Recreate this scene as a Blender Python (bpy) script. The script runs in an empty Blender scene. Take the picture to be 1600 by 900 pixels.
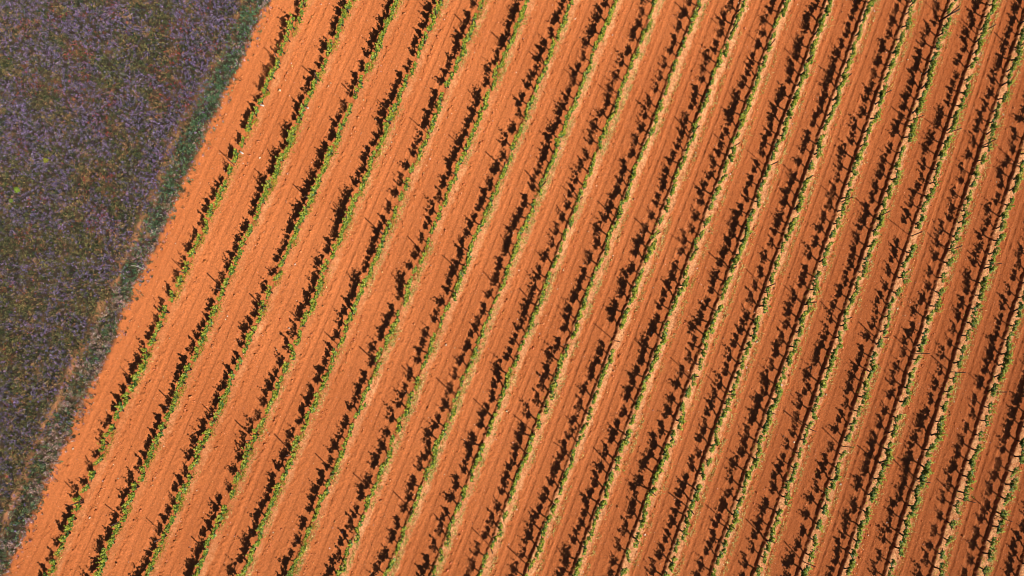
import bpy, math
import numpy as np
from mathutils import Matrix, Vector

# ------------------------------------------------------------------ camera, light, exposure
scene = bpy.context.scene
COL = scene.collection
H = 46.43                                   # metres above the field
FPX = 1215.0                                # focal length in pixels of a 1600 px wide frame
NADIR = (-60.0, 130.0)                      # where straight-down falls, pixels from the centre
_z = -Vector((NADIR[0] / FPX, -NADIR[1] / FPX, -1)).normalized()
_x = (Vector((1, 0, 0)) - _z * _z.x).normalized()
_y = _z.cross(_x)
ROT = Matrix((_x, _y, _z))                  # world = ROT @ camera
cam_d = bpy.data.cameras.new('camera')
cam_d.sensor_width = 36.0
cam_d.lens = 36.0 * FPX / 1600.0
cam_d.clip_start = 0.5
cam_d.clip_end = 5000.0
cam = bpy.data.objects.new('camera', cam_d)
cam.matrix_world = Matrix.Translation((0, 0, H)) @ ROT.to_4x4()
COL.objects.link(cam)
scene.camera = cam

SUN_EL = math.radians(45.5)
SUN_H = Vector((0.725, -0.69)).normalized()  # towards the sun, on the map
world = bpy.data.worlds.new('World')
scene.world = world
world.use_nodes = True
wn = world.node_tree.nodes
sky = wn.new('ShaderNodeTexSky')
sky.sky_type = 'NISHITA'
sky.sun_disc = False
sky.altitude = 1500.0
sky.air_density = 0.7
sky.dust_density = 0.3
sky.sun_elevation = SUN_EL
sky.sun_rotation = math.atan2(SUN_H.x, SUN_H.y)
wn['Background'].inputs['Strength'].default_value = 0.05
world.node_tree.links.new(sky.outputs['Color'], wn['Background'].inputs['Color'])
sun_d = bpy.data.lights.new('sun', 'SUN')
sun_d.energy = 5.0
sun_d.angle = math.radians(0.5)
sun_d.color = (1.0, 0.96, 0.88)
sun = bpy.data.objects.new('sun', sun_d)
sun.rotation_euler = Vector((-SUN_H.x * math.cos(SUN_EL), -SUN_H.y * math.cos(SUN_EL),
                             -math.sin(SUN_EL))).to_track_quat('-Z', 'Y').to_euler()
sun.location = (30, -30, 60)
COL.objects.link(sun)
vs = scene.view_settings
vs.view_transform = 'Standard'
vs.look = 'None'
vs.gamma = 1.0
vs.use_curve_mapping = False
vs.exposure = 0.51
scene.cycles.filter_width = 0.95

# ------------------------------------------------------------------ maths helpers
rng = np.random.default_rng(11)
TH = math.radians(-21.489)
NU = np.array([math.cos(TH), math.sin(TH)])     # across the rows (to the right)
NV = np.array([-math.sin(TH), math.cos(TH)])    # along the rows (up the picture)
SP = 2.5
U0 = -17.825
ROW_OFF = [-0.05, -0.01, 0.05, 0.07, -0.03, -0.03, 0.02, 0.01, -0.09, -0.03, -0.01, 0.03, 0.07, 0.02,
           0.11, 0.03, -0.03, -0.07, -0.14, -0.01, 0.08, 0.0, 0.0, 0.0]
NR = 23
U_EDGE = -20.2
U_PATH = -21.6


def xy(u, v):
    u = np.asarray(u, float); v = np.asarray(v, float)
    return u * NU[0] + v * NV[0], u * NU[1] + v * NV[1]


def pixel_ground(px, py, z=0.0):
    d = ROT @ Vector(((px - 800) / FPX, -(py - 450) / FPX, -1))
    k = (z - H) / d.z
    x, y = d.x * k, d.y * k
    return np.array([x * NU[0] + y * NU[1], x * NV[0] + y * NV[1]])   # u, v


def to_pixel(u, v, z=0.0):
    x, y = xy(u, v)
    m = np.array(ROT)
    c = np.stack([x, y, np.full_like(np.asarray(x, float), z) - H], -1) @ m
    return 800 + FPX * c[..., 0] / -c[..., 2], 450 - FPX * c[..., 1] / -c[..., 2]


def vnoise(u, v, su, sv, seed):
    """smooth value noise in 0..1 with cell size su x sv"""
    r = np.random.default_rng(seed)
    T = r.random((512, 512))
    a = np.asarray(u, float) / su + 1000.0; b = np.asarray(v, float) / sv + 1000.0
    i = np.floor(a).astype(int); j = np.floor(b).astype(int)
    fa = a - i; fb = b - j
    fa = fa * fa * (3 - 2 * fa); fb = fb * fb * (3 - 2 * fb)
    i0 = i % 512; i1 = (i + 1) % 512; j0 = j % 512; j1 = (j + 1) % 512
    return ((T[i0, j0] * (1 - fa) + T[i1, j0] * fa) * (1 - fb) + (T[i0, j1] * (1 - fa) + T[i1, j1] * fa) * fb)


def fbm(u, v, su, sv, seed, n=3):
    s = 0; a = 1.0; t = 0
    for k in range(n):
        s = s + a * vnoise(u, v, su / 2 ** k, sv / 2 ** k, seed + 17 * k); t += a; a *= 0.55
    return s / t


def sstep(a, b, x):
    t = np.clip((x - a) / (b - a), 0, 1)
    return t * t * (3 - 2 * t)


def row_u(n, v):
    """u of the vine line of row n"""
    n = np.asarray(n, int)
    off = np.array(ROW_OFF)[np.clip(n, 0, NR)]
    return U0 + SP * n + off + 0.06 * (vnoise(n * 7.3, v, 1.0, 9.0, 5) - 0.5)


def terrain(u, v):
    """height and the masks of bare pale ridge, meadow, wheel track, path"""
    n = np.clip(np.round((u - U0) / SP), 0, NR).astype(int)
    ru = row_u(n, v)
    t = u - ru
    left_gap = sstep(0.0, 1.0, (u - U_EDGE) / 1.0)
    inrow = (np.abs(t) < 1.6).astype(float)
    xr = sstep(-16, 14, u)                       # the banks are taller towards the right
    wl = 0.07 * (fbm(t * 0 + n * 3.1, v, 1.0, 0.45, 21) - 0.5) + 0.10 * (vnoise(u, v, 0.11, 0.14, 24) - 0.5)
    wr = 0.22 * (fbm(t * 0 + n * 3.7, v, 1.0, 0.40, 22) - 0.5) + 0.16 * (fbm(u, v, 0.16, 0.2, 25, 2) - 0.5)
    hr = (0.26 + 0.74 * xr) * (0.09 + 0.13 * fbm(n * 5.7 + t * 0, v, 1.0, 2.2, 23))
    bank = sstep(-0.14, -0.04, t + wl)
    slope = 1.0 - 0.55 * np.clip(t / 0.50, 0, 1)
    right = 1.0 - sstep(0.32 + 0.12 * xr, 0.54 + 0.12 * xr, t + wr)
    ridge = inrow * bank * slope * right
    h = hr * ridge
    pale = inrow * (0.20 + 0.80 * np.clip(1.4 * xr - 0.15 + 1.5 * (fbm(n * 4.1 + t * 0, v, 1.0, 1.2, 26) - 0.4), 0, 1)) * sstep(-0.10, 0.0, t + wl) * (1 - sstep(0.27 + 0.13 * xr, 0.44 + 0.13 * xr, t + wr))
    # wheel tracks between the rows; one alley in three is driven more
    al = np.floor((u - U0) / SP).astype(int)
    tt = (u - U0) - al * SP
    drive = 0.45 + 0.75 * np.random.default_rng(3).random(64)[np.clip(al + 5, 0, 63)]
    tw = 0.10 * (vnoise(al * 2.3 + u * 0, v, 1.0, 4.0, 31) - 0.5)
    track = np.zeros_like(u)
    fade = sstep(U_EDGE, U_EDGE + 0.6, u)
    for c, w in ((0.98, 0.15), (1.78, 0.15)):
        d = np.abs(tt - c + tw)
        g = 1 - sstep(w * 0.55, w, d)
        rim = np.exp(-((d - w * 1.25) / 0.055) ** 2)
        track = np.maximum(track, g * drive)
        brk = 3.2 * np.clip(fbm(u, v, 0.10, 0.20, 33 + int(c * 10), 2) - 0.42, 0, 1)
        h = h + fade * drive * (-0.026 * g + 0.045 * rim * brk)
    # clods and harrow lines
    soft = 1 - 0.75 * track
    h = h + fade * soft * 0.006 * (fbm(u, v, 0.16, 1.3, 41, 3) - 0.5)
    h = h + fade * soft * 0.042 * np.clip(fbm(u, v, 0.13, 0.16, 43, 3) - 0.50, 0, 1) * 3 * \
        (0.25 + 0.75 * sstep(0.40, 0.62, fbm(u, v, 0.9, 2.2, 44)))
    edge = inrow * np.exp(-((t - 0.60) / 0.13) ** 2)
    h = h + edge * 0.13 * np.clip(fbm(u, v, 0.10, 0.12, 45, 2) - 0.45, 0, 1) * 2
    h = h + (0.012 + 0.02 * soft) * (fbm(u, v, 0.10, 0.13, 47, 2) - 0.5)
    # meadow
    eb = U_EDGE + 0.55 * (fbm(u * 0, v, 1.0, 1.1, 51) - 0.5) + 0.2 * (fbm(u, v, 0.25, 0.25, 52) - 0.5)
    meadow = 1 - sstep(-0.30, 0.22, u - eb)
    pc = U_PATH + 0.5 * (fbm(u * 0, v, 1.0, 2.0, 53) - 0.5)
    pathm = np.exp(-((u - pc) / 0.26) ** 2) * sstep(0.29, 0.60, fbm(u, v, 0.4, 0.9, 54, 4)) * (0.45 + 0.55 * sstep(8, 0, v))
    h = h * (1 - meadow) + meadow * (0.05 + 0.10 * (fbm(u, v, 1.2, 1.2, 55) - 0.5))
    h = h + 0.06 * np.exp(-((u - eb - 0.1) / 0.18) ** 2)
    return h, pale * (1 - meadow), meadow, track * (1 - meadow), pathm * meadow


def zat(u, v):
    return terrain(np.atleast_1d(np.asarray(u, float)), np.atleast_1d(np.asarray(v, float)))[0]


# ------------------------------------------------------------------ mesh helpers
def mesh_from(name, V, F, mats, col=None, mi=None, smooth=False):
    me = bpy.data.meshes.new(name)
    V = np.asarray(V, np.float32); F = np.asarray(F, np.int32)
    k = F.shape[1]
    me.vertices.add(len(V)); me.vertices.foreach_set('co', V.ravel())
    me.loops.add(F.size); me.loops.foreach_set('vertex_index', F.ravel())
    me.polygons.add(len(F)); me.polygons.foreach_set('loop_start', np.arange(0, F.size, k, dtype=np.int32))
    for m in mats: me.materials.append(m)
    if mi is not None: me.polygons.foreach_set('material_index', np.asarray(mi, np.int32))
    if smooth: me.polygons.foreach_set('use_smooth', np.ones(len(F), bool))
    me.update(calc_edges=True)
    if col is not None:
        a = me.attributes.new('tint', 'FLOAT_COLOR', 'FACE')
        c = np.ones((len(F), 4), np.float32); c[:, :3] = col
        a.data.foreach_set('color', c.ravel())
    return me


def link(name, me, parent=None, label=None, cat=None, group=None, kind=None):
    o = bpy.data.objects.new(name, me); COL.objects.link(o)
    if parent is not None: o.parent = parent
    for k, val in (('label', label), ('category', cat), ('group', group), ('kind', kind)):
        if val: o[k] = val
    return o


class MB:
    """collects triangles with a colour and a material index"""
    def __init__(self): self.V = []; self.F = []; self.C = []; self.M = []; self.n = 0
    def add(self, V, F, c, m=0):
        V = np.asarray(V, float); F = np.asarray(F, int)
        self.V.append(V); self.F.append(F + self.n)
        self.C.append(np.broadcast_to(np.asarray(c, float), (len(F), 3))); self.M.append(np.full(len(F), m)); self.n += len(V)
    def arrays(self):
        return np.concatenate(self.V), np.concatenate(self.F), np.concatenate(self.C), np.concatenate(self.M)
    def build(self, name, mats):
        V, F, C, M = self.arrays()
        return mesh_from(name, V, F, mats, C, M)
    def tube(self, pts, rad, c, sides=5, m=0, cap=True):
        pts = np.asarray(pts, float); rad = np.broadcast_to(np.asarray(rad, float), (len(pts),))
        V = []
        for i, p in enumerate(pts):
            d = pts[min(i + 1, len(pts) - 1)] - pts[max(i - 1, 0)]
            d /= np.linalg.norm(d) + 1e-9
            a = np.cross(d, [0.31, 0.95, 0.12]); a /= np.linalg.norm(a); b = np.cross(d, a)
            an = np.arange(sides) * 2 * np.pi / sides
            V.append(p + rad[i] * (np.cos(an)[:, None] * a + np.sin(an)[:, None] * b))
        V = np.concatenate(V); F = []
        for i in range(len(pts) - 1):
            for s in range(sides):
                q = (s + 1) % sides
                A, B, C_, D = i * sides + s, i * sides + q, (i + 1) * sides + q, (i + 1) * sides + s
                F += [(A, B, C_), (A, C_, D)]
        if cap:
            e = (len(pts) - 1) * sides
            F += [(0, s + 1, s) for s in range(1, sides - 1)] + [(e, e + s, e + s + 1) for s in range(1, sides - 1)]
        self.add(V, F, c, m)


# ------------------------------------------------------------------ materials
def new_mat(name):
    m = bpy.data.materials.new(name); m.use_nodes = True
    return m, m.node_tree.nodes, m.node_tree.links, m.node_tree.nodes['Principled BSDF']


def ramp(N, stops):
    r = N.new('ShaderNodeValToRGB'); e = r.color_ramp.elements
    while len(e) < len(stops): e.new(0.5)
    for q, (p, c) in zip(e, stops):
        q.position = p; q.color = (*c, 1)
    return r


def tint_mat(name, transl=0.0, rough=0.6, spec=0.3, vary=0.25, scale=18.0):
    m, N, L, B = new_mat(name)
    a = N.new('ShaderNodeAttribute'); a.attribute_name = 'tint'
    tc = N.new('ShaderNodeTexCoord'); nz = N.new('ShaderNodeTexNoise'); nz.inputs['Scale'].default_value = scale
    L.new(tc.outputs['Object'], nz.inputs['Vector'])
    mr = N.new('ShaderNodeMapRange'); mr.inputs['To Min'].default_value = 1 - vary; mr.inputs['To Max'].default_value = 1 + vary
    L.new(nz.outputs['Fac'], mr.inputs['Value'])
    mul = N.new('ShaderNodeMix'); mul.data_type = 'RGBA'; mul.blend_type = 'MULTIPLY'; mul.inputs[0].default_value = 1
    L.new(a.outputs['Color'], mul.inputs[6]); L.new(mr.outputs['Result'], mul.inputs[7])
    L.new(mul.outputs[2], B.inputs['Base Color'])
    B.inputs['Roughness'].default_value = rough; B.inputs['Specular IOR Level'].default_value = spec
    if transl:
        t = N.new('ShaderNodeBsdfTranslucent'); L.new(mul.outputs[2], t.inputs['Color'])
        mx = N.new('ShaderNodeMixShader'); mx.inputs[0].default_value = transl
        L.new(B.outputs[0], mx.inputs[1]); L.new(t.outputs[0], mx.inputs[2])
        L.new(mx.outputs[0], N['Material Output'].inputs['Surface'])
    return m


M_LEAF = tint_mat('vine_leaf', 0.22, 0.5, 0.35)
M_WOOD = tint_mat('vine_bark', 0, 0.9, 0.1, 0.4, 40)
M_GRASS = tint_mat('grass_blade', 0.25, 0.7, 0.15)
M_FLOWER = tint_mat('petal', 0.2, 0.7, 0.1)
M_CLOD = tint_mat('clod', 0, 1.0, 0.05, 0.3, 30)
M_METAL = tint_mat('rusted_steel', 0, 0.65, 0.4, 0.4, 25)
M_PLASTIC = tint_mat('white_plastic', 0, 0.5, 0.4, 0.08)


def soil_material():
    m, N, L, B = new_mat('red_soil')
    tc = N.new('ShaderNodeTexCoord')

    def noise(scale, detail=4, rough=0.6, vec=None):
        n = N.new('ShaderNodeTexNoise'); n.inputs['Scale'].default_value = scale
        n.inputs['Detail'].default_value = detail; n.inputs['Roughness'].default_value = rough
        L.new(vec or tc.outputs['Object'], n.inputs['Vector']); return n

    def attr(nm):
        a = N.new('ShaderNodeAttribute'); a.attribute_name = nm; return a.outputs['Fac']

    def mix(fac, a, b, mode='MIX'):
        x = N.new('ShaderNodeMix'); x.data_type = 'RGBA'; x.blend_type = mode
        for s, val in ((0, fac), (6, a), (7, b)):
            if hasattr(val, 'is_output'): L.new(val, x.inputs[s])
            else: x.inputs[s].default_value = val if s == 0 else (*val, 1)
        return x.outputs[2]

    def maprange(x, a, b, c, d):
        r = N.new('ShaderNodeMapRange'); L.new(x, r.inputs['Value'])
        for k, val in zip(('From Min', 'From Max', 'To Min', 'To Max'), (a, b, c, d)): r.inputs[k].default_value = val
        return r.outputs['Result']

    def mul(a, b):
        q = N.new('ShaderNodeMath'); q.operation = 'MULTIPLY'
        for s, val in ((0, a), (1, b)):
            if hasattr(val, 'is_output'): L.new(val, q.inputs[s])
            else: q.inputs[s].default_value = val
        return q.outputs[0]
    big = noise(0.10, 3)
    base = ramp(N, [(0.32, (0.44, 0.126, 0.037)), (0.68, (0.56, 0.178, 0.056))]); L.new(big.outputs['Fac'], base.inputs[0])
    # base colour blends to a darker, deeper red towards the right
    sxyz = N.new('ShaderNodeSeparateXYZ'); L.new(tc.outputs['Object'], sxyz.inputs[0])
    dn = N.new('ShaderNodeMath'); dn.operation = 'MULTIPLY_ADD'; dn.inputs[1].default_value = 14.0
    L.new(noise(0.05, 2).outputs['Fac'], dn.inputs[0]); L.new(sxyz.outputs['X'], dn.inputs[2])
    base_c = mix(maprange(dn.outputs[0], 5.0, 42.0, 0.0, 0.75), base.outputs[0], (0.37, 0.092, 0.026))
    mid = noise(1.6, 5, 0.65)
    c = mix(maprange(mid.outputs['Fac'], 0.35, 0.7, 0.0, 0.40), base_c, (0.50, 0.160, 0.058))
    # streaks along the rows
    mp = N.new('ShaderNodeMapping'); mp.inputs['Rotation'].default_value = (0, 0, -TH)
    L.new(tc.outputs['Object'], mp.inputs['Vector'])
    mp2 = N.new('ShaderNodeMapping'); mp2.inputs['Scale'].default_value = (5.0, 0.22, 1)
    L.new(mp.outputs[0], mp2.inputs['Vector'])
    st = noise(1.0, 4, 0.6, mp2.outputs[0])
    c = mix(maprange(st.outputs['Fac'], 0.50, 0.72, 0.0, 0.09), c, (0.40, 0.115, 0.036))
    c = mix(maprange(st.outputs['Fac'], 0.46, 0.28, 0.0, 0.09), c, (0.62, 0.23, 0.09))
    c = mix(mul(attr('track'), 0.35), c, (0.58, 0.185, 0.062))
    pn = noise(4.5, 6, 0.75)
    c = mix(mul(attr('pale'), maprange(pn.outputs['Fac'], 0.34, 0.62, 0.10, 1.0)), c, (0.74, 0.385, 0.175))
    fine = noise(26.0, 3, 0.7)
    c = mix(1.0, c, maprange(fine.outputs['Fac'], 0.32, 0.68, 0.66, 1.25), 'MULTIPLY')
    gr = noise(9.0, 2, 0.6)
    c = mix(1.0, c, maprange(gr.outputs['Fac'], 0.32, 0.68, 0.84, 1.14), 'MULTIPLY')
    # stony specks
    vo = N.new('ShaderNodeTexVoronoi'); vo.inputs['Scale'].default_value = 6.0; L.new(tc.outputs['Object'], vo.inputs['Vector'])
    sp = N.new('ShaderNodeMath'); sp.operation = 'LESS_THAN'; sp.inputs[1].default_value = 0.13
    L.new(vo.outputs['Distance'], sp.inputs[0])
    sx = N.new('ShaderNodeSeparateColor'); L.new(vo.outputs['Color'], sx.inputs[0])
    gt = N.new('ShaderNodeMath'); gt.operation = 'GREATER_THAN'; gt.inputs[1].default_value = 0.90
    L.new(sx.outputs[0], gt.inputs[0])
    c = mix(mul(mul(sp.outputs[0], gt.outputs[0]), 0.6), c, (0.72, 0.44, 0.30))
    # meadow earth and its worn path
    me_n = noise(0.9, 5, 0.65)
    earth = ramp(N, [(0.35, (0.035, 0.026, 0.022)), (0.58, (0.08, 0.050, 0.032)), (0.74, (0.30, 0.13, 0.055))])
    L.new(me_n.outputs['Fac'], earth.inputs[0])
    c = mix(attr('meadow'), c, earth.outputs[0])
    c = mix(mul(attr('worn'), 0.9), c, (0.55, 0.24, 0.11))
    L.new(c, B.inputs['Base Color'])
    B.inputs['Roughness'].default_value = 1.0
    B.inputs['Specular IOR Level'].default_value = 0.05
    B.inputs['Diffuse Roughness'].default_value = 1.0
    bn = noise(13.0, 6, 0.8)
    bp = N.new('ShaderNodeBump'); bp.inputs['Strength'].default_value = 1.0; bp.inputs['Distance'].default_value = 0.07
    L.new(bn.outputs['Fac'], bp.inputs['Height']); L.new(bp.outputs[0], B.inputs['Normal'])
    return m


# ------------------------------------------------------------------ ground: one sheet
def grow(a, sgn):
    d = 0.3; x = a; out = []
    while abs(x) < 900:
        x += sgn * d; d *= 1.35; out.append(x)
    return out


us = np.concatenate([grow(-38, -1)[::-1], np.arange(-38, -20.8, 0.12), np.arange(-20.8, 38, 0.048), grow(38, 1)])
vs_ = np.concatenate([grow(-23.5, -1)[::-1], np.arange(-23.5, 38.5, 0.075), grow(38.5, 1)])
Ug, Vg = np.meshgrid(us, vs_, indexing='ij')
hz, pale, mead, trk, worn = terrain(Ug, Vg)
fade = (sstep(-60, -40, Ug) * (1 - sstep(40, 60, Ug)) * sstep(-45, -25, Vg) * (1 - sstep(40, 60, Vg)))
hz = hz * fade
Xg, Yg = xy(Ug, Vg)
nu, nv = Ug.shape
idx = np.arange(nu * nv).reshape(nu, nv)
Q = np.stack([idx[:-1, :-1], idx[1:, :-1], idx[1:, 1:], idx[:-1, 1:]], -1).reshape(-1, 4)
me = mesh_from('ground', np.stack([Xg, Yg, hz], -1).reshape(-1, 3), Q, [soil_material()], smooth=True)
for nm, arr in (('pale', pale), ('meadow', mead), ('track', trk), ('worn', worn)):
    a = me.attributes.new(nm, 'FLOAT', 'POINT'); a.data.foreach_set('value', arr.astype(np.float32).ravel())
link('ground', me, kind='structure')

# ------------------------------------------------------------------ grapevines
ORD = ['', 'first', 'second', 'third', 'fourth', 'fifth', 'sixth', 'seventh', 'eighth', 'ninth', 'tenth', 'eleventh',
       'twelfth', 'thirteenth', 'fourteenth', 'fifteenth', 'sixteenth', 'seventeenth', 'eighteenth', 'nineteenth',
       'twentieth', 'twenty-first', 'twenty-second', 'twenty-third', 'twenty-fourth']
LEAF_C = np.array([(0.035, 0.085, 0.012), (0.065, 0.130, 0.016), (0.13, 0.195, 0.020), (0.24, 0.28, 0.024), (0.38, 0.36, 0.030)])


def leaf(mb, p, size, r, c):
    """a lobed leaf, five points round a raised midrib"""
    az = r.random() * 2 * np.pi
    d = np.array([np.cos(az), np.sin(az), r.uniform(-0.5, 0.5)]); d /= np.linalg.norm(d)
    n = np.array([r.normal() * 0.55, r.normal() * 0.55, 1.0]); n /= np.linalg.norm(n)
    s = np.cross(n, d); s /= np.linalg.norm(s); n = np.cross(d, s)
    pts = [p, p + size * (0.42 * d + 0.55 * s - 0.10 * n), p + size * (0.75 * d + 0.25 * s), p + size * (1.05 * d - 0.12 * n),
           p + size * (0.75 * d - 0.25 * s), p + size * (0.42 * d - 0.55 * s - 0.10 * n), p + size * (0.45 * d + 0.10 * n)]
    mb.add(pts, [(6, 0, 1), (6, 1, 2), (6, 2, 3), (6, 3, 4), (6, 4, 5), (6, 5, 0)], c)


def vine_variant(seed, shoots, leaves, reach):
    """local frame: y along the row; returns wood and foliage builders"""
    r = np.random.default_rng(seed)
    w = MB(); f = MB()
    bark = (0.040, 0.026, 0.020)
    lx, ly = r.normal(0, 0.035), r.normal(0, 0.07)
    hd = 0.39 + r.normal(0, 0.03)
    trunk = [(0, 0, -0.08), (lx * 0.2 + r.normal(0, 0.012), ly * 0.4, 0.12), (lx * 0.8 + r.normal(0, 0.015), ly * 0.8, 0.24), (lx, ly, hd)]
    w.tube(trunk, [0.050, 0.042, 0.038, 0.046], bark, 7)
    heads = [np.array([lx, ly, hd])]
    arms = []
    for sg in (-1, 1):
        ln = reach * r.uniform(0.75, 1.1)
        a = [heads[0], heads[0] + [r.normal(0, .03), sg * ln * 0.5, 0.07], heads[0] + [r.normal(0, .04), sg * ln, 0.09 + r.normal(0, .02)]]
        w.tube(a, [0.034, 0.026, 0.018], bark, 6)
        arms.append(np.array(a))
    for k in range(shoots):
        a = arms[k % 2]; q = r.random() * 1.99
        i = int(q); b = a[i] + (a[min(i + 1, 2)] - a[i]) * (q - i)
        up = np.array([r.normal(0, 0.06), r.normal(0, 0.06) + 0.02 * (1 if k % 2 else -1), r.choice([r.uniform(0.08, 0.22), r.uniform(0.14, 0.32), r.uniform(0.26, 0.46), r.uniform(0.40, 0.68)])])
        m1 = b + up * 0.5 + r.normal(0, 0.02, 3); tip = b + up
        f.tube([b, m1, tip], [0.007, 0.006, 0.003], (0.09, 0.12, 0.03), 3, cap=False)
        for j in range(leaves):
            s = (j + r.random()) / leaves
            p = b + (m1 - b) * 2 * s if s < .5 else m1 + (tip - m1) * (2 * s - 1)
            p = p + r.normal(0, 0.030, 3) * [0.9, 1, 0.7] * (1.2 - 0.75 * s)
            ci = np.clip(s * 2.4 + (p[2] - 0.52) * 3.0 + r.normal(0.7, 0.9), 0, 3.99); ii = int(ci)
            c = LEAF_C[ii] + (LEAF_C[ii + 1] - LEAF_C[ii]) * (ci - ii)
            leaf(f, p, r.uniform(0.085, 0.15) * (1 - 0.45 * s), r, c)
    return w, f


KINDS = (['bushy'] * 5) + (['leafy'] * 5) + (['sparse'] * 4)
VAR = []
for k, kd in enumerate(KINDS):
    sh, lv, rc = {'bushy': (18, 14, 0.50), 'leafy': (14, 13, 0.47), 'sparse': (8, 12, 0.36)}[kd]
    w, f = vine_variant(100 + k, sh, lv, rc)
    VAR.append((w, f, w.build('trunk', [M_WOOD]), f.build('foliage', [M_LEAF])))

VMIN, VMAX = -23.0, 37.5


def frame_ok(u, v, mg=0, z=0.3):
    px, py = to_pixel(u, v, z)
    return (px > -mg) & (px < 1600 + mg) & (py > -mg) & (py < 900 + mg)


# posts first: the vines are described by them
posts = {}
for n in range(NR):
    k0 = 12.95 - 0.13 * n
    for k in range(-6, 5):
        v = k0 + 6.95 * k + rng.normal(0, 0.10)
        u = float(row_u(n, v)) + rng.normal(0, 0.03)
        if frame_ok(u, v, -6): posts.setdefault(n, []).append((u, v))
for n in posts: posts[n].sort(key=lambda p: -p[1])

vines = []
for n in range(NR):
    v = VMIN + rng.random()
    while v < VMAX:
        u = float(row_u(n, v)) + rng.normal(0, 0.03)
        gap = vnoise(n * 3.3, v, 1.0, 1.6, 61) < 0.055
        if frame_ok(u, v, 110) and not gap:
            vig = vnoise(n * 2.9, v, 1.0, 4.0, 62) + rng.normal(0, 0.16)
            kd = 'bushy' if vig > 0.62 else ('leafy' if vig > 0.32 else 'sparse')
            ch = [i for i, q in enumerate(KINDS) if q == kd]
            near = math.sqrt(sum(c * c for c in xy(u, v)) + H * H)
            vines.append(dict(n=n, u=u, v=v, kd=kd, k=int(rng.choice(ch)), rz=TH + (math.pi if rng.random() < .5 else 0) + rng.normal(0, .12),
                              s=rng.uniform(0.85, 1.18), d=near, vis=bool(frame_ok(u, v, -4))))
        v += 0.90 + rng.normal(0, 0.07)
zz = zat([q['u'] for q in vines], [q['v'] for q in vines])
for q, z in zip(vines, zz): q['z'] = float(z)
single = sorted([q for q in vines if q['vis']], key=lambda q: q['d'])[:300]
ids = {id(q) for q in single}
seen = set()
for n in range(NR):
    pl = posts.get(n, [])
    cnt = {}
    for q in sorted([q for q in single if q['n'] == n], key=lambda q: -q['v']):
        above = [i for i, p in enumerate(pl) if p[1] >= q['v']]
        row_all = sorted([w['v'] for w in vines if w['n'] == n], reverse=True)
        if above:
            i = above[-1]
            c = sum(1 for v in row_all if q['v'] <= v <= pl[i][1])
            rel = f"{ORD[c]} below {ORD[i + 1]} post from top"
        else:
            c = sum(1 for v in row_all if pl[0][1] < v <= q['v'])
            rel = f"{ORD[c]} above first post from top"
        lab = f"{q['kd']} grapevine, {rel}, {ORD[n + 1]} row from the flower field"
        assert lab not in seen, lab
        seen.add(lab)
        w, f, tm, fm = VAR[q['k']]
        x, y = xy(q['u'], q['v'])
        e = link('grapevine', None, None, lab, 'grapevine', 'grapevines standing in rows on the red soil')
        e.location = (float(x), float(y), q['z']); e.rotation_euler = (0, 0, q['rz']); e.scale = (q['s'],) * 3
        e.empty_display_size = 0.2
        link('trunk', tm, e); link('foliage', fm, e)

big = MB()
for q in vines:
    if id(q) in ids: continue
    x, y = xy(q['u'], q['v']); c, s = math.cos(q['rz']), math.sin(q['rz'])
    A = np.array([[c, s, 0], [-s, c, 0], [0, 0, 1]]) * q['s']
    for j in (0, 1):
        V, F, C, M = VAR[q['k']][j].arrays()
        big.add(V @ A + [float(x), float(y), q['z']], F, C, j)
# colours per face are kept: add() broadcasts, arrays pass straight through
link('grapevines', big.build('grapevines', [M_WOOD, M_LEAF]), None,
     'long rows of further green grapevines towards the edges of the vineyard', 'grapevines', None, 'stuff')

# ------------------------------------------------------------------ posts


def post_mesh(hgt, seed):
    """rolled steel vine post: open channel with hooked edges, rusted"""
    mb = MB(); r = np.random.default_rng(seed)
    rust = (0.085, 0.045, 0.030)
    prof = np.array([(-0.026, -0.018), (-0.026, 0.018), (-0.010, 0.022), (0.010, 0.022), (0.026, 0.018), (0.026, -0.018), (0.021, -0.018),
                     (0.021, 0.014), (0.008, 0.017), (-0.008, 0.017), (-0.021, 0.014), (-0.021, -0.018)])
    k = len(prof)
    zs = np.array([-0.25, hgt * 0.5, hgt])
    V = np.concatenate([np.c_[prof, np.full(k, z)] for z in zs])
    F = []
    for i in range(2):
        for s in range(k):
            q = (s + 1) % k
            F += [(i * k + s, i * k + q, (i + 1) * k + q), (i * k + s, (i + 1) * k + q, (i + 1) * k + s)]
    e = 2 * k
    for a, b in ((0, 11), (1, 10), (2, 9), (3, 8), (4, 7)):
        a2, b2 = a + 1, b - 1
        F += [(e + a, e + a2, e + b2), (e + a, e + b2, e + b)]
    mb.add(V, F, rust)
    for z in np.arange(0.45, hgt - 0.04, 0.25):        # wire hooks punched from both flanks
        for sg in (-1, 1):
            mb.tube([(sg * 0.026, 0, z), (sg * 0.036, 0, z + 0.004), (sg * 0.037, 0, z + 0.03)], 0.003, rust, 3)
    return mb.build('vineyard_post', [M_METAL])


PM = [post_mesh(h, i) for i, h in enumerate((1.50, 1.44, 1.56, 1.38))]
for n in posts:
    for i, (u, v) in enumerate(posts[n]):
        k = int(rng.integers(0, 4)); x, y = xy(u, v)
        o = link('vineyard_post', PM[k], None,
                 f"thin rusty steel post, {ORD[i + 1]} from the top in the {ORD[n + 1]} row from the flower field",
                 'post', 'steel posts along the vine rows')
        o.location = (float(x), float(y), float(zat(u, v)[0]) - 0.02)
        o.rotation_euler = (rng.normal(0, 0.05), rng.normal(0, 0.05), TH + rng.normal(0, 0.3))

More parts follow.
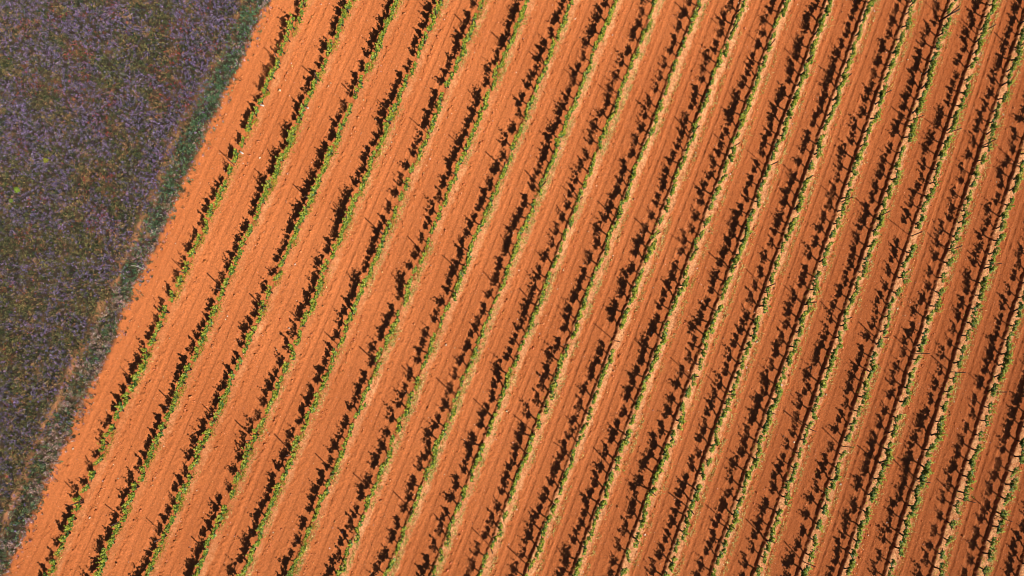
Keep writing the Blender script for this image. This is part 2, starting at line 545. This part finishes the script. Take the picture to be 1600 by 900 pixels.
# two slender stakes and a bare stick at the meadow's edge
for (px, py), h, lab in (((327, 195), 1.1, 'slender dark stake at the edge of the flower meadow, lower of the two there'),
                         ((382, 72), 1.1, 'slender dark stake at the edge of the flower meadow, nearest the top edge of photo')):
    u, v = pixel_ground(px, py); x, y = xy(u, v)
    mb = MB(); mb.tube([(0, 0, -0.2), (0.01, 0, h * 0.6), (0.0, 0.02, h)], [0.022, 0.02, 0.014], (0.07, 0.055, 0.045), 6)
    o = link('wooden_stake', mb.build('wooden_stake', [M_WOOD]), None, lab, 'stake', 'stakes at the meadow edge')
    o.location = (float(x), float(y), float(zat(u, v)[0]))
u, v = pixel_ground(207, 415); u2, v2 = pixel_ground(226, 420); x, y = xy(u, v); x2, y2 = xy(u2, v2)
mb = MB(); L_ = math.hypot(x2 - x, y2 - y)
mb.tube([(0, 0, 0.16), (L_ * 0.4, 0.02, 0.22), (L_, -0.01, 0.16)], [0.022, 0.018, 0.010], (0.50, 0.42, 0.36), 6)
mb.tube([(L_ * 0.45, 0.02, 0.22), (L_ * 0.7, 0.12, 0.24)], [0.011, 0.006], (0.50, 0.42, 0.36), 5)
o = link('dry_stick', mb.build('dry_stick', [M_WOOD]), None, 'pale bleached branch lying on plants at the meadow edge', 'branch')
o.location = (float(x), float(y), float(zat(u, v)[0])); o.rotation_euler = (0, 0, math.atan2(y2 - y, x2 - x))

# leaning timber post in the sixteenth row, top right
pb = pixel_ground(1470, 31, 0.2); pt = pixel_ground(1500, 14, 1.30)
xb, yb = xy(*pb); xt, yt = xy(*pt)
mb = MB(); mb.tube([(0, 0, -0.2), ((xt - xb) * 0.5, (yt - yb) * 0.5 + 0.01, 0.62), (xt - xb, yt - yb, 1.12)], [0.055, 0.05, 0.045], (0.075, 0.05, 0.035), 8)
o = link('timber_post', mb.build('timber_post', [M_WOOD]), None, 'thick dark timber post leaning to the right in a vine row near top right corner', 'post')
o.location = (float(xb), float(yb), 0.18)

# white plastic vine guards lying by the rows


def guard_mesh():
    mb = MB(); an = np.linspace(0, 2 * np.pi, 13)[:-1]
    out = []
    for rr, ys in ((0.045, (-0.12, 0.12)), (0.040, (0.12, -0.12))):
        for yv in ys: out.append(np.c_[rr * np.cos(an), np.full(12, yv), rr * np.sin(an) + 0.05])
    V = np.concatenate(out); F = []
    for i in range(4):
        j = (i + 1) % 4
        for s in range(12):
            q = (s + 1) % 12
            F += [(i * 12 + s, i * 12 + q, j * 12 + q), (i * 12 + s, j * 12 + q, j * 12 + s)]
    mb.add(V, F, (0.52, 0.45, 0.40)); return mb.build('vine_guard', [M_PLASTIC])


GM = guard_mesh()
for (px, py), lab in (((409, 164), 'white plastic tube lying beside the first vine row, upper of the two there'),
                      ((377, 238), 'white plastic tube lying beside the first vine row, lower of the two there'),
                      ((479, 167), 'white plastic tube lying beside the second vine row from the flower field')):
    u, v = pixel_ground(px, py, 0.15); x, y = xy(u, v)
    o = link('vine_guard', GM, None, lab, 'tube', 'white tubes lying by the vine rows')
    o.location = (float(x), float(y), float(zat(u, v)[0])); o.rotation_euler = (0.1, 0, math.radians(58) + rng.normal(0, 0.1))


# ------------------------------------------------------------------ blades, flowers, clods (uncountable)
def blades(u, v, z0, hgt, wid, lean, C):
    """one triangle per blade, bent away from the upright"""
    n = len(u); az = rng.random(n) * 2 * np.pi; b = rng.random(n) * 2 * np.pi
    x, y = xy(u, v)
    wx, wy = np.cos(az) * wid / 2, np.sin(az) * wid / 2
    tx, ty = np.cos(b) * lean * hgt, np.sin(b) * lean * hgt
    V = np.empty((n, 3, 3))
    V[:, 0] = np.c_[x - wx, y - wy, z0]; V[:, 1] = np.c_[x + wx, y + wy, z0]; V[:, 2] = np.c_[x + tx, y + ty, z0 + hgt]
    return V.reshape(-1, 3), np.arange(3 * n).reshape(n, 3), C


def petals(u, v, z0, size, C, tilt=0.5):
    n = len(u); x, y = xy(u, v)
    N_ = np.c_[rng.normal(0, tilt, n), rng.normal(0, tilt, n), np.ones(n)]; N_ /= np.linalg.norm(N_, axis=1)[:, None]
    az = rng.random(n) * 2 * np.pi
    A = np.c_[np.cos(az), np.sin(az), np.zeros(n)]; A -= N_ * (A * N_).sum(1)[:, None]; A /= np.linalg.norm(A, axis=1)[:, None]
    Bv = np.cross(N_, A); P = np.c_[x, y, z0]; s = np.asarray(size)[:, None]
    V = np.stack([P - A * s, P + Bv * s * 0.7, P + A * s, P - Bv * s * 0.7], 1).reshape(-1, 3)
    i = np.arange(n)[:, None] * 4
    F = np.concatenate([i + [0, 1, 2], i + [0, 2, 3]])
    return V, F, np.concatenate([C, C])


def lerp_c(a, b, t): return np.asarray(a)[None] * (1 - t[:, None]) + np.asarray(b)[None] * t[:, None]


def jig(C, s=0.25): return np.clip(C * np.exp(rng.normal(0, s, (len(C), 1))) * np.exp(rng.normal(0, 0.08, C.shape)), 0.003, 0.9)


# --- meadow: clumps of herbs, each with its own size and kind


def join(parts):
    off = 0; V = []; F = []; C = []
    for a, b, c in parts:
        V.append(a); F.append(b + off); C.append(c); off += len(a)
    return np.concatenate(V), np.concatenate(F), np.concatenate(C)


N_M = 70000
mu = rng.uniform(-36.5, U_EDGE + 0.6, N_M); mv = rng.uniform(-22, 19.5, N_M)
k = frame_ok(mu, mv, 90); mu, mv = mu[k], mv[k]
h_, _, md_, _, wr_ = terrain(mu, mv)
fringe = rng.random(len(mu)) < 0.7 * np.exp(-np.clip(mu - U_EDGE, 0, 9) / 0.20)
k = ((md_ > rng.uniform(0.2, 0.9, len(mu))) | fringe) & (wr_ < rng.uniform(0.15, 1.5, len(mu)))
mu, mv, h_ = mu[k], mv[k], h_[k]
n = len(mu)
strip = sstep(U_PATH + 0.05, U_PATH + 0.4, mu + 0.25 * (fbm(mu, mv, 0.5, 0.5, 70) - 0.5))
low = sstep(5.0, -7.0, mv)
n1 = fbm(mu, mv, 1.5, 1.0, 71, 4); n2 = fbm(mu, mv, 0.9, 0.8, 72, 4); n3 = fbm(mu, mv, 5.0, 5.0, 73)
crad = rng.uniform(0.04, 0.12, n); chgt = rng.uniform(0.07, 0.24, n) * (0.15 + 1.7 * np.clip(fbm(mu, mv, 0.32, 0.32, 75, 2), 0, 1))
# kind of each clump
wp = 1.10 * sstep(0.36, 0.60, n1) * (1 - 0.35 * low) * (1 - 0.80 * strip) + 0.10
wg = 0.34 + 0.5 * strip * (1 - low) + 0.0 * n1
wo = 0.40 * (1 - strip) + 0.10 + 0.40 * low
wd = 0.6 * sstep(0.56, 0.72, n2 + 0.22 * (n3 - 0.5) + 0.04 * low) + 0.03 + 0.05 * low
wl = 1.5 * strip * (0.12 + low) * sstep(0.35, 0.6, n2)
wr = 0.40 * sstep(0.50, 0.66, fbm(mu, mv, 1.3, 1.3, 74)) * (1 - 0.7 * low) * (1 - strip)
wt = 1.3 * strip * (1 - 0.65 * low)
wl = wl + 0.8 * sstep(U_EDGE - 0.50, U_EDGE - 0.05, mu)
wd = wd + 0.5 * np.exp(-((mu - U_PATH) / 0.45) ** 2)
W = np.stack([wp, wg, wo, wd, wl, wr, wt], 1); W = np.cumsum(W / W.sum(1)[:, None], 1)
kind_ = (rng.random(n)[:, None] > W).sum(1).clip(0, 6)
LEAFC = np.array([(0.062, 0.058, 0.056), (0.034, 0.052, 0.024), (0.080, 0.080, 0.036), (0.20, 0.125, 0.066), (0.38, 0.24, 0.20), (0.10, 0.07, 0.04), (0.080, 0.150, 0.072)])
HEADC = np.array([(0.225, 0.155, 0.285), (0.085, 0.115, 0.050), (0.23, 0.195, 0.070), (0.48, 0.25, 0.10), (0.50, 0.33, 0.29), (0.40, 0.055, 0.050), (0.15, 0.24, 0.12)])
NB = 11
rep_ = lambda a: np.repeat(a, NB, 0)
ang = rng.random(n * NB) * 6.283; rr = np.sqrt(rng.random(n * NB)) * rep_(crad)
bu = rep_(mu) + rr * np.cos(ang); bv = rep_(mv) + rr * np.sin(ang)
bh = rep_(chgt) * (1.1 - 0.65 * (rr / rep_(crad)) ** 2) * rng.uniform(0.7, 1.15, n * NB)
V, F, C = blades(bu, bv, rep_(h_) - 0.02, bh, rng.uniform(0.025, 0.06, n * NB), rng.uniform(0.15, 1.0, n * NB),
                 jig(rep_(jig(LEAFC[kind_], 0.25)), 0.25))
link('meadow_grass', mesh_from('meadow_grass', V, F, [M_GRASS], C), None,
     'low mottled green and rusty herbs covering the flower meadow at left', 'grass', None, 'stuff')
NB = 14
ang = rng.random(n * NB) * 6.283; rr = np.sqrt(rng.random(n * NB)) * rep_(crad)
bh = rep_(h_ + chgt * 1.02) * 1.0 - rep_(chgt) * 0.55 * (rr / rep_(crad)) ** 2 + rng.normal(0, 0.015, n * NB)
k = rng.random(n * NB) < np.array([1.0, 0.35, 0.5, 0.5, 0.5, 0.55, 0.5])[rep_(kind_)]
hc = jig(rep_(jig(HEADC[kind_], 0.30)), 0.30)
V, F, C = petals((rep_(mu) + rr * np.cos(ang))[k], (rep_(mv) + rr * np.sin(ang))[k], bh[k], rng.uniform(0.012, 0.026, k.sum()), hc[k], 0.6)
link('wildflowers', mesh_from('wildflowers', V, F, [M_FLOWER], C), None,
     'carpet of small purple wildflowers with scattered red poppies over the meadow', 'wildflowers', None, 'stuff')

# bright yellow-green bushes in the meadow
for (px, py), rad, lab in (((75, 252), 0.13, 'bright yellow weed in the purple meadow, uppermost of the three'),
                           ((30, 298), 0.17, 'lime-green weed clump in the purple meadow, largest of the three'),
                           ((20, 315), 0.10, 'small lime-green weed tuft in the meadow, lowest of the three')):
    u, v = pixel_ground(px, py); x, y = xy(u, v)
    r = np.random.default_rng(px); mb = MB()
    for j in range(110):
        p = r.normal(0, 1, 3); p /= np.linalg.norm(p); p = p * rad * r.uniform(0.5, 1.0); p[2] = abs(p[2]) * 1.2 + 0.12
        leaf(mb, p, r.uniform(0.05, 0.09), r, np.array([0.27, 0.27, 0.02]) * r.uniform(0.5, 1.3) * ((1, 1, 1) if py == 252 else (0.72, 1.05, 1)))
    mb.tube([(0, 0, -0.05), (0, 0, 0.15)], [0.015, 0.01], (0.1, 0.12, 0.03), 5)
    o = link('weed_bush', mb.build('weed_bush', [M_LEAF]), None, lab, 'weed', 'bright weeds in the meadow')
    o.location = (float(x), float(y), float(zat(u, v)[0]))

# --- weeds and dry grass under the vines
N_W = 620000
wnr = rng.integers(0, NR, N_W); wv = rng.uniform(VMIN, VMAX, N_W)
xr = sstep(-20, 18, U0 + SP * wnr)                     # the right-hand rows are strawier
patch = fbm(wnr * 3.1, wv, 1.0, 1.1, 101); patch2 = fbm(wnr * 2.3, wv, 1.0, 5.0, 102)
isdry = rng.random(N_W) < 0.5
t = np.where(isdry, rng.normal(0.27, 0.075, N_W) + 0.10 * (patch2 - 0.5) + 0.42 * sstep(0.5, 0.9, xr), rng.normal(0.03, 0.085, N_W) + 0.05 * xr)
keep_g = sstep(0.40, 0.62, patch * 0.6 + patch2 * 0.4) * (0.95 - 0.80 * sstep(0.3, 0.8, xr))
keep_d = sstep(0.40, 0.60, patch * 0.4 + patch2 * 0.6 + 0.12 * (xr - 0.5) + 0.05 * np.exp(-((xr - 0.5) / 0.2) ** 2)) * (0.05 + 0.85 * sstep(0.05, 0.40, xr)) * (1 - 0.35 * sstep(0.5, 0.9, xr))
k = rng.random(N_W) < np.where(isdry, keep_d, keep_g)
wnr, wv, t, isdry, patch = wnr[k], wv[k], t[k], isdry[k], patch[k]
wu = row_u(wnr, wv) + t
k = frame_ok(wu, wv, 60) & (fbm(wu, wv, 0.16, 0.2, 103, 2) > rng.uniform(0.30, 0.55, len(wu)))
wu, wv, isdry, patch = wu[k], wv[k], isdry[k], patch[k]
gz = zat(wu, wv) - 0.01
for flag, nm, lab, c0, c1 in ((False, 'weeds', 'low yellow-green weeds growing under the vine rows', (0.11, 0.155, 0.018), (0.42, 0.38, 0.04)),
                              (True, 'dry_grass', 'straw-coloured dry grass along the edges of the vine rows', (0.34, 0.29, 0.055), (0.66, 0.50, 0.19))):
    s = isdry == flag; n = s.sum()
    C = jig(lerp_c(c0, c1, np.clip(rng.normal(0.45, 0.3, n) + 0.8 * (patch[s] - 0.5), 0, 1)), 0.2)
    V, F, C = blades(wu[s], wv[s], gz[s], rng.uniform(0.03, 0.11, n) * (0.6 + patch[s]), rng.uniform(0.025, 0.055, n), rng.uniform(0.5, 2.2, n), C)
    link(nm, mesh_from(nm, V, F, [M_GRASS], C), None, lab, 'grass', None, 'stuff')

# --- clods and stones
N_C = 150000
cu = rng.uniform(U_EDGE, 36, N_C); cv = rng.uniform(VMIN, VMAX, N_C)
al = np.floor((cu - U0) / SP); tt = cu - U0 - al * SP
pr = 0.20 + 0.75 * np.exp(-((tt - 0.60) / 0.11) ** 2) + 0.35 * np.exp(-((tt - 1.18) / 0.07) ** 2) + 0.35 * np.exp(-((tt - 1.58) / 0.07) ** 2) + \
    0.30 * np.exp(-((tt - 2.02) / 0.08) ** 2)
pr *= 0.25 + 1.1 * sstep(0.4, 0.65, fbm(cu, cv, 1.2, 2.0, 111))
k = (rng.random(N_C) < pr) & frame_ok(cu, cv, 60); cu, cv = cu[k], cv[k]
x, y = xy(cu, cv); z = zat(cu, cv)
n = len(cu); rad = np.clip(rng.lognormal(math.log(0.020), 0.45, n) * (1 + 0.9 * np.exp(-((((cu - U0) % SP) - 0.62) / 0.12) ** 2)), 0.012, 0.085)
oct_ = np.array([(1, 0, 0), (0, 1, 0), (-1, 0, 0), (0, -1, 0), (0, 0, 1), (0, 0, -1)], float)
octf = np.array([(0, 1, 4), (1, 2, 4), (2, 3, 4), (3, 0, 4), (1, 0, 5), (2, 1, 5), (3, 2, 5), (0, 3, 5)])
a = rng.random(n) * 6.28; ca, sa = np.cos(a), np.sin(a)
P = oct_[None] * rad[:, None, None] * rng.uniform(0.6, 1.35, (n, 6, 1))
X = P[..., 0] * ca[:, None] - P[..., 1] * sa[:, None]; Y = P[..., 0] * sa[:, None] + P[..., 1] * ca[:, None]
V = np.stack([X + x[:, None], Y + y[:, None], P[..., 2] * 0.8 + (z + rad * 0.35)[:, None]], -1).reshape(-1, 3)
F = (octf[None] + (np.arange(n) * 6)[:, None, None]).reshape(-1, 3)
stone = (rng.random(n) < 0.05)[:, None]
C = jig(np.where(stone, (0.62, 0.45, 0.34), lerp_c((0.40, 0.115, 0.036), (0.58, 0.22, 0.085), rng.random(n))), 0.12)
link('soil_clods', mesh_from('soil_clods', V, F, [M_CLOD], np.repeat(C, 8, 0)), None,
     'small clods and stones of red earth scattered between the rows', 'clods', None, 'stuff')
